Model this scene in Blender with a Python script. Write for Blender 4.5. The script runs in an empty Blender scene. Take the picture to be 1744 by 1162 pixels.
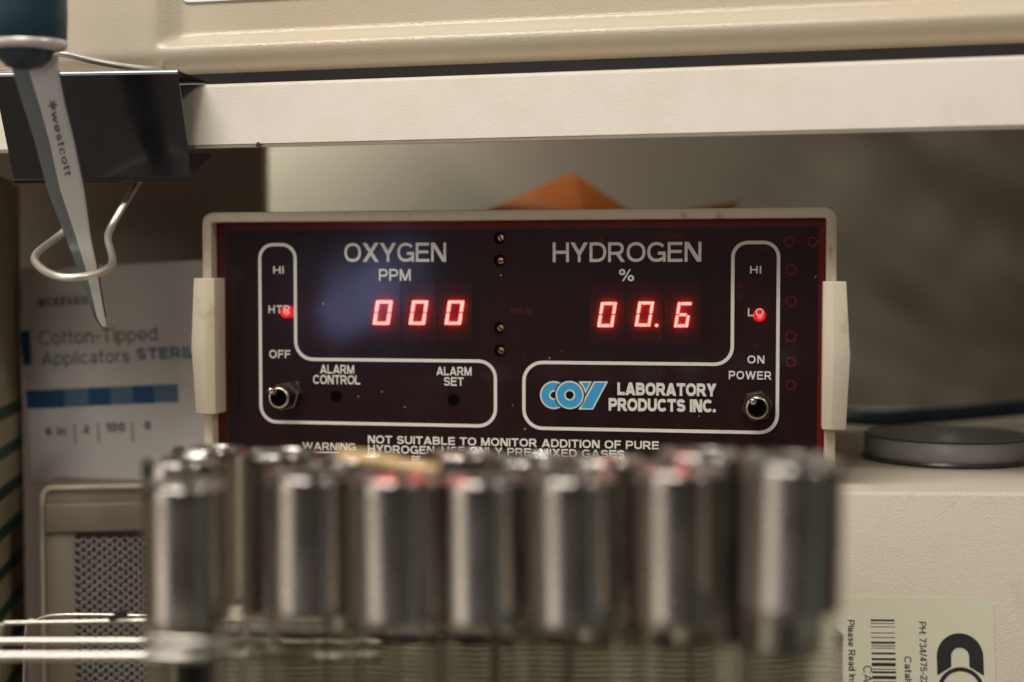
import bpy, bmesh, math, random
from mathutils import Vector, Matrix, Quaternion, noise
random.seed(4)
S = bpy.context.scene
COL = S.collection
R = math.radians
H = 0.24                       # height of the lens above the bench top
FPX = 2422.0                   # focal length in photograph pixels (50 mm)
PITCH = R(2.5)

# ------------------------------------------------------------------ camera
cam = bpy.data.cameras.new('camera'); cam.lens = 50; cam.sensor_width = 36
cam.clip_start = .005; cam.clip_end = 20
cam.dof.use_dof = True; cam.dof.focus_distance = .434; cam.dof.aperture_fstop = 5.4
camo = bpy.data.objects.new('camera', cam); COL.objects.link(camo)
camo.location = (0, 0, H); camo.rotation_euler = (R(90) - PITCH, 0, 0)
S.camera = camo
S.view_settings.view_transform = 'Standard'; S.view_settings.look = 'None'
S.view_settings.exposure = 0; S.view_settings.gamma = 1
S.cycles.max_bounces = 10; S.cycles.transparent_max_bounces = 16; S.cycles.caustics_refractive = False
S.cycles.use_denoising = True; S.cycles.sample_clamp_indirect = 3; S.cycles.sample_clamp_direct = 40

# ------------------------------------------------------------------ world: dim warm room air
W = bpy.data.worlds.new('World'); S.world = W; W.use_nodes = True
wn = W.node_tree; bg = wn.nodes['Background']
tc = wn.nodes.new('ShaderNodeTexCoord'); sp = wn.nodes.new('ShaderNodeSeparateXYZ')
rp = wn.nodes.new('ShaderNodeValToRGB'); mr = wn.nodes.new('ShaderNodeMapRange')
wn.links.new(tc.outputs['Generated'], sp.inputs[0]); wn.links.new(sp.outputs['Z'], mr.inputs['Value'])
mr.inputs['From Min'].default_value = -1; mr.inputs['From Max'].default_value = 1
wn.links.new(mr.outputs[0], rp.inputs[0]); wn.links.new(rp.outputs[0], bg.inputs['Color'])
e = rp.color_ramp.elements
e[0].position = .30; e[0].color = (.030, .024, .018, 1)
e[1].position = .80; e[1].color = (.15, .135, .11, 1)
m_ = e.new(.5); m_.color = (.07, .060, .048, 1)
bg.inputs['Strength'].default_value = .75

# ------------------------------------------------------------------ lamps
def area(name, loc, target, sx, sy, power, color, spread=180, roll=0):
    l = bpy.data.lights.new(name, 'AREA'); l.shape = 'RECTANGLE'; l.size = sx; l.size_y = sy
    l.energy = power; l.color = color; l.spread = R(spread)
    o = bpy.data.objects.new(name, l); COL.objects.link(o); o.location = Vector(loc) + Vector((0, 0, H))
    d = Vector(target) - Vector(loc); o.rotation_euler = (d.to_track_quat('-Z', 'Y') @ Quaternion((0, 0, 1), R(roll))).to_euler(); return o
area('ceiling_lamp_light', (-.42, -.10, .98), (0, .44, 0), .9, .28, 16.0, (1, .96, .885))
area('front_lamp_light', (-.24, -.62, .27), (0, .44, 0), .30, .16, 1.5, (1, .90, .77))
area('room_lamp_light', (-1.10, -.44, .08), (0, .32, -.02), .62, .9, 2.7, (1, .90, .79))
area('side_lamp_light', (.80, -.55, .0), (0, .3, -.03), .16, .5, .12, (.62, .80, .86))
area('small_lamp_light', (.75, -.30, .80), (0, .4, 0), .06, .06, 3.2, (1, .93, .84))
area('rear_fill_light', (-.13, .655, .20), (-.12, .71, .0), .16, .04, 0.78, (.94, 1, .92), spread=130)  # unseen lamp added behind the shelf to brighten the wall's left part
area('window_light', (-.80, -1.03, -.02), (-.05, .45, 0), .13, .045, .19, (.42, .50, 1.0), roll=38)

# ------------------------------------------------------------------ measuring helpers
FWD = Vector((0, math.cos(PITCH), -math.sin(PITCH))); UP = Vector((0, math.sin(PITCH), math.cos(PITCH)))
EYE = Vector((0, 0, H))
def ray(x, y): return FWD + Vector(((x - 872) / FPX, 0, 0)) + UP * ((581 - y) / FPX)
def at(x, y, Y):
    d = ray(x, y); return EYE + d * (Y / d.y)
class Plane:
    """a real flat face: origin, unit u (to the right), unit v (up); n points to the viewer"""
    def __init__(s, P0, yaw, lean=0):
        a = R(yaw); s.P0 = Vector(P0)
        s.u = Vector((math.cos(a), -math.sin(a), 0)); n = Vector((-math.sin(a), -math.cos(a), 0))
        t = R(lean); s.v = Vector((0, 0, 1)) * math.cos(t) - n * math.sin(t)
        s.n = s.u.cross(s.v); s.n.normalize()
    def uv(s, x, y, d=0):
        r = ray(x, y); P = EYE + r * ((s.P0 + s.n * d - EYE).dot(s.n) / r.dot(s.n)) - s.P0
        return P.dot(s.u), P.dot(s.v)
    def p(s, u, v, d=0): return s.P0 + s.u * u + s.v * v + s.n * d

# ------------------------------------------------------------------ materials
def mat(name, color, rough=.5, metal=0, bump=None, coat=0, spec=.5, var=None, emit=None, estr=0, aniso=0):
    m = bpy.data.materials.new(name); m.use_nodes = True; nt = m.node_tree; b = nt.nodes['Principled BSDF']
    b.inputs['Base Color'].default_value = (*color, 1); b.inputs['Roughness'].default_value = rough
    b.inputs['Metallic'].default_value = metal; b.inputs['Coat Weight'].default_value = coat
    b.inputs['Specular IOR Level'].default_value = spec; b.inputs['Anisotropic'].default_value = aniso
    t = nt.nodes.new('ShaderNodeTexCoord')
    if emit: b.inputs['Emission Color'].default_value = (*emit, 1); b.inputs['Emission Strength'].default_value = estr
    if bump:
        scale, strength, dist = bump[:3]; st = bump[3] if len(bump) > 3 else (1, 1, 1)
        mp = nt.nodes.new('ShaderNodeMapping'); mp.inputs['Scale'].default_value = st
        if len(bump) > 4: mp.inputs['Rotation'].default_value = bump[4]
        n = nt.nodes.new('ShaderNodeTexNoise'); n.inputs['Scale'].default_value = scale; n.inputs['Detail'].default_value = 3
        bp = nt.nodes.new('ShaderNodeBump'); bp.inputs['Strength'].default_value = strength; bp.inputs['Distance'].default_value = dist
        nt.links.new(t.outputs['Object'], mp.inputs[0]); nt.links.new(mp.outputs[0], n.inputs['Vector'])
        nt.links.new(n.outputs['Fac'], bp.inputs['Height']); nt.links.new(bp.outputs[0], b.inputs['Normal'])
    if var:                       # (scale, second colour, low, high) stains and wear
        n2 = nt.nodes.new('ShaderNodeTexNoise'); n2.inputs['Scale'].default_value = var[0]; n2.inputs['Detail'].default_value = 6
        n2.inputs['Roughness'].default_value = .65
        r2 = nt.nodes.new('ShaderNodeValToRGB'); r2.color_ramp.elements[0].position = var[2]; r2.color_ramp.elements[1].position = var[3]
        r2.color_ramp.elements[0].color = (*color, 1); r2.color_ramp.elements[1].color = (*var[1], 1)
        nt.links.new(t.outputs['Object'], n2.inputs['Vector']); nt.links.new(n2.outputs['Fac'], r2.inputs[0])
        nt.links.new(r2.outputs[0], b.inputs['Base Color'])
    return m
M = {}
M['bench'] = mat('bench', (.22, .19, .15), .4)
M['laminate'] = mat('laminate', (.74, .68, .60), .42, bump=(1400, .22, .0004), var=(60, (.68, .62, .53), .45, .75))
M['white_paint'] = mat('white_paint', (.57, .505, .41), .5, bump=(2000, .5, .0005), var=(120, (.50, .43, .33), .55, .85))
M['case'] = mat('case', (.49, .425, .325), .21, bump=(1100, .30, .0006, (1, 1, 2.2), (0, .7, .2)), var=(25, (.50, .41, .29), .4, .7))
M['case_label'] = mat('case_label', (.80, .84, .92), .4)
M['bezel'] = mat('bezel', (.50, .43, .33), .48, bump=(900, .12, .0003), var=(150, (.26, .19, .11), .57, .74))
M['latch'] = mat('latch', (.56, .49, .38), .45, bump=(700, .10, .0003), var=(110, (.38, .30, .19), .58, .78))
M['board'] = mat('circuit_board', (.030, .020, .018), .6)
M['ledge'] = mat('ledge', (.85, .70, .6), .6)
M['copper'] = mat('copper_pad', (.95, .5, .4), .5)
M['module'] = mat('display_housing', (.040, .003, .003), .6)
M['print'] = mat('white_print', (.55, .54, .50), .5, var=(700, (.36, .30, .22), .60, .74))
M['blue_print'] = mat('blue_print', (.015, .25, .50), .5, var=(420, (.22, .13, .07), .66, .70))
M['black_print'] = mat('black_print', (.012, .011, .010), .6)
M['segment'] = mat('lit_segment', (1, .2, .1), .5, emit=(1, 1.0, .56), estr=30)
M['red_led'] = mat('lit_red_lens', (.6, .02, .02), .25, emit=(1, .05, .05), estr=2.3)
M['red_core'] = mat('lit_die', (.6, .05, .05), .25, emit=(1, 1.6, 1.4), estr=3.6)
M['dark_steel'] = mat('dark_steel', (.13, .115, .095), .30, 1)
M['bushing'] = mat('threaded_brass', (.55, .50, .36), .28, 1)
M['lever'] = mat('polished_steel', (.50, .49, .47), .14, 1)
M['brass'] = mat('brass_screw', (.34, .21, .11), .35, 1)
M['hole'] = mat('hole_black', (.004, .003, .003), .9, spec=0)
M['clip_black'] = mat('black_enamel', (.009, .009, .013), .16, bump=(60, .10, .001), coat=.15)
M['wire'] = mat('nickel_wire', (.82, .78, .70), .40, .85)
M['teal'] = mat('teal_plastic', (.012, .038, .058), .4)
M['bolster'] = mat('bolster_highlight', (.62, .58, .53), .28, .3)
M['blade'] = mat('brushed_blade', (.66, .66, .66), .38, .55, bump=(500, .05, .0003, (1, 1, .05)))
M['blade_bevel'] = mat('ground_bevel', (.22, .25, .28), .30, .9)
M['blade_print'] = mat('etched_print', (.10, .10, .11), .5)
M['carton'] = mat('carton_white', (.60, .575, .57), .6)
M['carton_ink'] = mat('carton_ink', (.05, .055, .06), .6)
M['carton_grey'] = mat('carton_grey_ink', (.11, .12, .13), .6)
M['carton_blue'] = mat('carton_blue_ink', (.012, .075, .17), .6)
M['carton_pale'] = mat('carton_pale_blue_ink', (.09, .16, .25), .6)
M['brown'] = mat('dark_brown', (.42, .36, .32), .6)
M['smoke'] = mat('smoky_rim', (.05, .045, .045), .3)
M['chip_gap_dark'] = mat('chip_and_gap_shade', (.02, .02, .024), .6)  # near-black for the paint chip and the painted shade under the case
M['wall'] = mat('vinyl_wall', (.27, .235, .185), .55, spec=.12)
M['orange'] = mat('orange_film', (.27, .062, .004), .6, spec=.2, bump=(50, .25, .003))
M['filter_paint'] = mat('grey_beige_paint', (.20, .172, .13), .4)
M['filter_rim'] = mat('pale_rim', (.50, .44, .34), .35)
M['mesh'] = mat('expanded_metal', (.26, .24, .22), .42, .6)
M['mesh_back'] = mat('filter_dark', (.085, .075, .062), .8)
M['cap'] = mat('brushed_steel', (.46, .425, .38), .25, 1, bump=(160, .045, .001, (1, 1, .04)))
M['cap_top'] = mat('cap_top_steel', (.46, .43, .40), .20, 1)
M['tray'] = mat('smoky_ribbed_plastic', (.22, .195, .145), .3)
M['rod'] = mat('chrome_wire', (.55, .52, .47), .32, 1)
M['wood'] = mat('raw_wood', (.68, .46, .22), .6, bump=(300, .3, .001, (1, 1, .1)))
M['cable'] = mat('navy_cable', (.004, .011, .026), .5)
M['sticker'] = mat('cream_sticker', (.60, .59, .47), .38, var=(18, (.58, .55, .39), .35, .7))
def smudge(m, lo, hi, scale):
    nt = m.node_tree; b = nt.nodes['Principled BSDF']; t = nt.nodes.new('ShaderNodeTexCoord'); oi = nt.nodes.new('ShaderNodeObjectInfo')
    ad = nt.nodes.new('ShaderNodeVectorMath'); ad.operation = 'ADD'; n = nt.nodes.new('ShaderNodeTexNoise'); n.inputs['Scale'].default_value = scale; n.inputs['Detail'].default_value = 4
    nt.links.new(t.outputs['Object'], ad.inputs[0]); nt.links.new(oi.outputs['Location'], ad.inputs[1]); nt.links.new(ad.outputs[0], n.inputs['Vector'])
    mr = nt.nodes.new('ShaderNodeMapRange'); mr.inputs['From Min'].default_value = .3; mr.inputs['From Max'].default_value = .7
    mr.inputs['To Min'].default_value = lo; mr.inputs['To Max'].default_value = hi
    nt.links.new(n.outputs['Fac'], mr.inputs['Value']); nt.links.new(mr.outputs[0], b.inputs['Roughness'])
smudge(M['cap'], .23, .31, 70); smudge(M['clip_black'], .10, .26, 60); smudge(M['blade'], .28, .48, 160)
def stripes():
    m = mat('green_striped', (.30, .25, .16), .6); nt = m.node_tree; b = nt.nodes['Principled BSDF']
    t = nt.nodes.new('ShaderNodeTexCoord'); s = nt.nodes.new('ShaderNodeSeparateXYZ'); nt.links.new(t.outputs['Object'], s.inputs[0])
    def mth(op, a, b_=None):
        n = nt.nodes.new('ShaderNodeMath'); n.operation = op
        for i, v in enumerate((a, b_)):
            if v is None: continue
            if isinstance(v, (int, float)): n.inputs[i].default_value = v
            else: nt.links.new(v, n.inputs[i])
        return n.outputs[0]
    z = s.outputs['Z']
    f = mth('FRACT', mth('DIVIDE', mth('ADD', z, .3), .0140))
    on = mth('LESS_THAN', f, .34); low = mth('LESS_THAN', z, .2015)
    k = mth('MULTIPLY', on, low)
    mx = nt.nodes.new('ShaderNodeMix'); mx.data_type = 'RGBA'; nt.links.new(k, mx.inputs[0])
    mx.inputs[6].default_value = (.30, .25, .16, 1); mx.inputs[7].default_value = (.006, .045, .03, 1)
    nt.links.new(mx.outputs[2], b.inputs['Base Color']); return m
M['striped'] = stripes()
def tinted():
    m = bpy.data.materials.new('red_tinted_acrylic'); m.use_nodes = True; nt = m.node_tree
    for n in list(nt.nodes): nt.nodes.remove(n)
    out = nt.nodes.new('ShaderNodeOutputMaterial'); tr = nt.nodes.new('ShaderNodeBsdfTransparent'); tr.inputs[0].default_value = (.60, .155, .185, 1)
    gl = nt.nodes.new('ShaderNodeBsdfGlossy'); gl.inputs['Roughness'].default_value = .11
    g2 = nt.nodes.new('ShaderNodeBsdfGlossy'); g2.inputs['Roughness'].default_value = .42
    df = nt.nodes.new('ShaderNodeBsdfDiffuse'); df.inputs[0].default_value = (.55, .45, .50, 1)
    fr = nt.nodes.new('ShaderNodeFresnel'); fr.inputs[0].default_value = 1.49
    geo = nt.nodes.new('ShaderNodeNewGeometry'); inv = nt.nodes.new('ShaderNodeMath'); inv.operation = 'SUBTRACT'; inv.inputs[0].default_value = 1
    nt.links.new(geo.outputs['Backfacing'], inv.inputs[1])
    mu = nt.nodes.new('ShaderNodeMath'); mu.operation = 'MULTIPLY'; nt.links.new(fr.outputs[0], mu.inputs[0]); nt.links.new(inv.outputs[0], mu.inputs[1])
    t = nt.nodes.new('ShaderNodeTexCoord')
    no = nt.nodes.new('ShaderNodeTexNoise'); no.inputs['Scale'].default_value = 38; no.inputs['Detail'].default_value = 1
    bp = nt.nodes.new('ShaderNodeBump'); bp.inputs['Strength'].default_value = .10; bp.inputs['Distance'].default_value = .0018
    nt.links.new(t.outputs['Object'], no.inputs['Vector']); nt.links.new(no.outputs['Fac'], bp.inputs['Height'])
    nt.links.new(bp.outputs[0], gl.inputs['Normal'])
    gm = nt.nodes.new('ShaderNodeMixShader'); gm.inputs[0].default_value = .22; nt.links.new(gl.outputs[0], gm.inputs[1]); nt.links.new(g2.outputs[0], gm.inputs[2])
    # dust specks: tiny Voronoi dots kept only in some cells
    vo = nt.nodes.new('ShaderNodeTexVoronoi'); vo.inputs['Scale'].default_value = 260
    nt.links.new(t.outputs['Object'], vo.inputs['Vector'])
    lt = nt.nodes.new('ShaderNodeMath'); lt.operation = 'LESS_THAN'; lt.inputs[1].default_value = .075; nt.links.new(vo.outputs['Distance'], lt.inputs[0])
    sc = nt.nodes.new('ShaderNodeSeparateColor'); nt.links.new(vo.outputs['Color'], sc.inputs[0])
    g = nt.nodes.new('ShaderNodeMath'); g.operation = 'LESS_THAN'; g.inputs[1].default_value = .09; nt.links.new(sc.outputs[0], g.inputs[0])
    dm = nt.nodes.new('ShaderNodeMath'); dm.operation = 'MULTIPLY'; nt.links.new(lt.outputs[0], dm.inputs[0]); nt.links.new(g.outputs[0], dm.inputs[1])
    ma = nt.nodes.new('ShaderNodeMath'); ma.operation = 'MULTIPLY_ADD'; ma.inputs[1].default_value = .5; ma.inputs[2].default_value = .009
    nt.links.new(dm.outputs[0], ma.inputs[0])
    hz = nt.nodes.new('ShaderNodeMixShader'); nt.links.new(ma.outputs[0], hz.inputs[0]); nt.links.new(tr.outputs[0], hz.inputs[1]); nt.links.new(df.outputs[0], hz.inputs[2])
    fm = nt.nodes.new('ShaderNodeMixShader'); nt.links.new(mu.outputs[0], fm.inputs[0]); nt.links.new(hz.outputs[0], fm.inputs[1]); nt.links.new(gm.outputs[0], fm.inputs[2])
    nt.links.new(fm.outputs[0], out.inputs[0]); return m
M['acrylic'] = tinted()
def glass(name, tint, rough=.02, bump=None):
    m = bpy.data.materials.new(name); m.use_nodes = True; b = m.node_tree.nodes['Principled BSDF']
    b.inputs['Base Color'].default_value = (*tint, 1); b.inputs['Transmission Weight'].default_value = 1
    b.inputs['Roughness'].default_value = rough; b.inputs['IOR'].default_value = 1.47
    if bump:
        nt = m.node_tree; t = nt.nodes.new('ShaderNodeTexCoord'); w = nt.nodes.new('ShaderNodeTexWave')
        w.wave_type = 'BANDS'; w.bands_direction = 'Z'; w.inputs['Scale'].default_value = bump; w.inputs['Distortion'].default_value = 3.5; w.inputs['Detail Scale'].default_value = 30
        bp = nt.nodes.new('ShaderNodeBump'); bp.inputs['Strength'].default_value = 1; bp.inputs['Distance'].default_value = .0006
        nt.links.new(t.outputs['Object'], w.inputs[0]); nt.links.new(w.outputs['Fac'], bp.inputs['Height']); nt.links.new(bp.outputs[0], b.inputs['Normal'])
    return m
M['glass'] = glass('greenish_glass', (.93, .93, .89), .015)
M['dish'] = mat('smoky_plastic', (.26, .25, .245), .35)

# ------------------------------------------------------------------ object helpers
def link(name, me, m, parent=None, smooth=None):
    o = bpy.data.objects.new(name, me); COL.objects.link(o)
    if m is not None:
        for k in (m if isinstance(m, (list, tuple)) else [m]): me.materials.append(M[k] if isinstance(k, str) else k)
    if smooth is not None:
        for p in me.polygons: p.use_smooth = True
        try: me.set_sharp_from_angle(angle=R(smooth))
        except Exception: pass
    if parent: o.parent = parent; o.matrix_parent_inverse = parent_inv(parent)
    return o
def parent_inv(p):
    return world(p).inverted()
def world(o):
    mw = o.matrix_basis.copy()
    return (world(o.parent) @ o.matrix_parent_inverse @ mw) if o.parent else mw
def obj(name, bm, m, parent=None, smooth=None):
    me = bpy.data.meshes.new(name); bm.to_mesh(me); bm.free(); return link(name, me, m, parent, smooth)
def thing(name, label, cat, loc, group=None):
    o = bpy.data.objects.new(name, None); COL.objects.link(o); o.location = loc; o.empty_display_size = .02
    return tag(o, label, cat, group)
def tag(o, label, cat, group=None):
    o['label'] = label; o['category'] = cat
    if group: o['group'] = group
    return o
def struct(o): o['kind'] = 'structure'; return o
def prism(bm, loops, mi=0):
    """skin between successive equally long loops, capped at both ends"""
    vs = [[bm.verts.new(p) for p in lp] for lp in loops]; n = len(vs[0])
    for a, b in zip(vs, vs[1:]):
        for i in range(n): bm.faces.new((a[i], a[(i + 1) % n], b[(i + 1) % n], b[i])).material_index = mi
    bm.faces.new(list(reversed(vs[0]))).material_index = mi; bm.faces.new(vs[-1]).material_index = mi
    bmesh.ops.recalc_face_normals(bm, faces=bm.faces); return bm
def box8(P, bev=0, seg=2):
    """P: 8 corners, near 4 (tl,tr,br,bl) then far 4"""
    bm = bmesh.new(); prism(bm, [P[:4], P[4:]])
    if bev: bmesh.ops.bevel(bm, geom=bm.edges[:], offset=bev, segments=seg, affect='EDGES', profile=.5)
    return bm
def pbox(pl, u0, u1, v0, v1, d0, d1, bev=0, seg=2):
    """box in a plane's frame; d towards the viewer"""
    c = lambda d: [pl.p(u0, v1, d), pl.p(u1, v1, d), pl.p(u1, v0, d), pl.p(u0, v0, d)]
    return box8(c(d1) + c(d0), bev, seg)
def tube_path(pts, r, seg=10, closed=False, bm=None):
    bm = bm or bmesh.new(); pts = [Vector(p) for p in pts]; n = len(pts); rings = []; up = None
    rr = r if isinstance(r, (list, tuple)) else [r] * n
    for i, p in enumerate(pts):
        a = pts[(i - 1) % n] if (closed or i) else p; b = pts[(i + 1) % n] if (closed or i < n - 1) else p
        t = (b - a).normalized()
        if up is None:
            up = Vector((0, 0, 1)) if abs(t.z) < .9 else Vector((1, 0, 0))
        s = t.cross(up).normalized(); up = s.cross(t).normalized()
        rings.append([bm.verts.new(p + (s * math.cos(2 * math.pi * k / seg) + up * math.sin(2 * math.pi * k / seg)) * rr[i]) for k in range(seg)])
    for i in range(n if closed else n - 1):
        a, b = rings[i], rings[(i + 1) % n]
        for k in range(seg): bm.faces.new((a[k], a[(k + 1) % seg], b[(k + 1) % seg], b[k]))
    if not closed: bm.faces.new(list(reversed(rings[0]))); bm.faces.new(rings[-1])
    bmesh.ops.recalc_face_normals(bm, faces=bm.faces); return bm
def smoothpath(P, n=6, closed=False):
    P = [Vector(p) for p in P]; out = []; N = len(P)
    for i in range(N if closed else N - 1):
        g = (lambda k: P[k % N]) if closed else (lambda k: P[max(0, min(N - 1, k))])
        p0, p1, p2, p3 = g(i - 1), g(i), g(i + 1), g(i + 2)
        for k in range(n):
            t = k / n; out.append(.5 * ((2 * p1) + (p2 - p0) * t + (2 * p0 - 5 * p1 + 4 * p2 - p3) * t * t + (3 * p1 - p0 - 3 * p2 + p3) * t ** 3))
    if not closed: out.append(P[-1])
    return out
def lathe(profile, C, seg=40, axis=Vector((0, 0, 1)), bm=None, mi=0, cap=True):
    bm = bm or bmesh.new(); axis = axis.normalized(); a = axis.orthogonal().normalized(); b = axis.cross(a); rings = []
    for r, z in profile:
        rings.append([bm.verts.new(Vector(C) + axis * z + (a * math.cos(2 * math.pi * k / seg) + b * math.sin(2 * math.pi * k / seg)) * max(r, 1e-6)) for k in range(seg)])
    for p, q in zip(rings, rings[1:]):
        for k in range(seg): bm.faces.new((p[k], p[(k + 1) % seg], q[(k + 1) % seg], q[k])).material_index = mi
    if cap: bm.faces.new(list(reversed(rings[0]))); bm.faces.new(rings[-1])
    bmesh.ops.remove_doubles(bm, verts=bm.verts, dist=1e-7)
    bmesh.ops.recalc_face_normals(bm, faces=bm.faces); return bm

# ------------------------------------------------------------------ stroke lettering (grotesque capitals)
def arc(cx, cy, rx, ry, a0, a1, n=None, ex=2.25):
    n = n or max(4, int(abs(a1 - a0) / 12)); o = []
    for i in range(n + 1):
        a = R(a0 + (a1 - a0) * i / n); c, s = math.cos(a), math.sin(a)
        o.append((cx + rx * math.copysign(abs(c) ** (2 / ex), c), cy + ry * math.copysign(abs(s) ** (2 / ex), s)))
    return o
def glyph(ch, s):
    h = s / 2; L = lambda *p: ('L', list(p)); Dg = lambda x0, y0, x1, y1, k=1.08: ('D', x0, y0, x1, y1, h * k)
    x = .74                                    # x-height
    if ch == ' ': return .34, []
    if ch == 'O': return 1.0, [('C', arc(.5, .5, .5 - h, .5 - h, 0, 360, 32)[:-1])]
    if ch == '0': return .70, [('C', arc(.35, .5, .35 - h, .5 - h, 0, 360, 28)[:-1])]
    if ch == 'C': return .93, [('L', arc(.49, .5, .49 - h, .5 - h, 38, 322, 26))]
    if ch == 'G': return .98, [('L', arc(.5, .5, .5 - h, .5 - h, 38, 318, 26)), L((.56, .44), (.98 - h, .44), (.98 - h, 0))]
    if ch == 'S': r = (1 - s) / 4; return .86, [('L', arc(.43, 1 - h - r, .40 - h, r, 12, 270, 16, 2.1) + arc(.43, h + r, .43 - h, r, 90, -168, 16, 2.1)[1:])]
    if ch == 's': r = (x - s) / 4; return .60, [('L', arc(.3, x - h - r, .28 - h, r, 12, 270, 12, 2.1) + arc(.3, h + r, .3 - h, r, 90, -168, 12, 2.1)[1:])]
    if ch == 'D': return .90, [('C', [(h, h), (.40, h)] + arc(.40, .5, .50 - h, .5 - h, -90, 90, 16)[1:-1] + [(.40, 1 - h), (h, 1 - h)])]
    if ch in 'PR':
        g = [L((h, 0), (h, 1 - h), (.5, 1 - h)), ('L', [(h + .001, .44)] + [(.5, .44)] + arc(.5, .72 - h / 2, .34 - h, .28 - h / 2, -90, 90, 10)[1:])]
        if ch == 'R': g.append(Dg(.50, .42, .80, 0, 1.1))
        return (.84 if ch == 'P' else .90), g
    if ch == 'B': return .88, [L((.45, h), (h, h), (h, 1 - h), (.45, 1 - h)), ('L', [(h, .53), (.45, .53)] + arc(.45, .765 - h / 2, .37 - h, .235 - h / 2, -90, 90, 10)[1:]), ('L', arc(.47, .265 + h / 2, .41 - h, .265 - h / 2, -90, 90, 10))]
    if ch == 'E': return .80, [L((.80, h), (h, h), (h, 1 - h), (.78, 1 - h)), L((h, .52), (.74, .52))]
    if ch == 'F': return .74, [L((h, 0), (h, 1 - h), (.74, 1 - h)), L((h, .5), (.68, .5))]
    if ch == 'L': return .74, [L((h, 1), (h, h), (.74, h))]
    if ch == 'T': return .84, [L((0, 1 - h), (.84, 1 - h)), L((.42, 1 - s), (.42, 0))]
    if ch == 'H': return .88, [L((h, 0), (h, 1)), L((.88 - h, 0), (.88 - h, 1)), L((s, .5), (.88 - s, .5))]
    if ch in 'Il': return s, [L((h, 0), (h, 1))]
    if ch == 'i': return s, [L((h, 0), (h, x)), L((h, 1 - s), (h, 1))]
    if ch == 'U': return .88, [('L', [(h, 1), (h, .38)] + arc(.44, .38, .44 - h, .38 - h, 180, 360, 14)[1:] + [(.88 - h, 1)])]
    if ch == 'N': return .88, [L((h, 0), (h, 1)), L((.88 - h, 0), (.88 - h, 1)), Dg(h * 1.3, 1, .88 - h * 1.3, 0, 1.3)]
    if ch == 'M': return 1.04, [L((h, 0), (h, 1)), L((1.04 - h, 0), (1.04 - h, 1)), Dg(h * 1.2, 1, .52, .02, 1.1), Dg(1.04 - h * 1.2, 1, .52, .02, 1.1)]
    if ch == 'A': return .98, [Dg(h * 1.1, 0, .49, 1, 1.15), Dg(.98 - h * 1.1, 0, .49, 1, 1.15), L((.22, .27), (.76, .27))]
    if ch == 'X': return .94, [Dg(h * 1.3, 0, .94 - h * 1.4, 1, 1.25), Dg(h * 1.4, 1, .94 - h * 1.3, 0, 1.25)]
    if ch == 'Y': return .92, [Dg(h * 1.2, 1, .46, .40, 1.2), Dg(.92 - h * 1.2, 1, .46, .40, 1.2), L((.46, 0), (.46, .42))]
    if ch == 'W': return 1.36, [Dg(h * 1.1, 1, .37, 0, 1.08), Dg(.37, 0, .68, 1, 1.08), Dg(.68, 1, .99, 0, 1.08), Dg(.99, 0, 1.36 - h * 1.1, 1, 1.08)]
    if ch == '%': return 1.16, [('C', arc(.23, .76, .23 - h * .7, .24 - h * .7, 0, 360, 18)[:-1]), ('C', arc(.93, .24, .23 - h * .7, .24 - h * .7, 0, 360, 18)[:-1]), Dg(.30, 0, .86, 1, .8)]
    if ch == '.': return s * 1.1, [L((0, s * .55), (s * 1.1, s * .55))]
    if ch == ':': return s * 1.1, [L((0, s * .55), (s * 1.1, s * .55)), L((0, x - s * .5), (s * 1.1, x - s * .5))]
    if ch == '-': return .42, [L((.02, .42), (.40, .42))]
    if ch == '_': return .80, [L((0, .42), (.80, .42))]
    if ch == '/': return .46, [Dg(.06, -.05, .40, 1.05)]
    if ch == '|': return s * .5, [('L', [(0, .5 * s - 1.3), (0, 1.0)])]
    if ch == '1': return .42, [L((.42 - h, 0), (.42 - h, 1)), Dg(.08, .72, .42 - h, .96, .8)]
    if ch == '7': return .70, [L((0, 1 - h), (.70, 1 - h)), Dg(.22, 0, .62, 1 - s, 1)]
    if ch == '2': return .70, [('L', arc(.35, .70, .35 - h, .30 - h, 170, -25, 14)), Dg(.10, s, .60, .60, 1.1), L((0, h), (.70, h))]
    if ch == '3': return .70, [('L', arc(.34, .745, .32 - h, .255 - h, 165, -80, 14)), ('L', arc(.34, .28, .35 - h, .28 - h, 85, -165, 14))]
    if ch == '4': return .74, [L((.54, 0), (.54, 1)), L((0, .26), (.74, .26)), Dg(.08, .26, .52, .98, 1)]
    if ch == '5': return .70, [L((.64, 1 - h), (.16, 1 - h), (.12, .50)), ('L', arc(.33, .33, .36 - h, .33 - h, 140, -165, 16))]
    if ch == '6': return .70, [('C', arc(.35, .32, .35 - h, .32 - h, 0, 360, 20)[:-1]), ('L', arc(.37, .5, .36 - h, .5 - h, 185, 50, 10))]
    if ch == 'o': return .68, [('C', arc(.34, x / 2, .34 - h, x / 2 - h, 0, 360, 20)[:-1])]
    if ch == 'c': return .62, [('L', arc(.33, x / 2, .33 - h, x / 2 - h, 42, 318, 18))]
    if ch == 'e': return .68, [('L', [(.68 - h * 1.3, x * .47)] + arc(.34, x / 2, .34 - h, x / 2 - h, 8, 318, 20)), L((h, x * .44), (.62, x * .44))]
    if ch == 'a': return .64, [('L', arc(.31, x * .68, .29 - h, x * .32 - h, 165, 0, 10) + [(.60 - h, 0)]), ('C', arc(.29, x * .30, .29 - h, x * .29 - h, 0, 360, 16)[:-1])]
    if ch in 'dpq': 
        xs = .68 - h if ch in 'dq' else h; y0, y1 = (0, 1) if ch == 'd' else (-.27, x)
        return .68, [('C', arc(.34, x / 2, .34 - h, x / 2 - h, 0, 360, 20)[:-1]), L((xs, y0), (xs, y1))]
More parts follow.
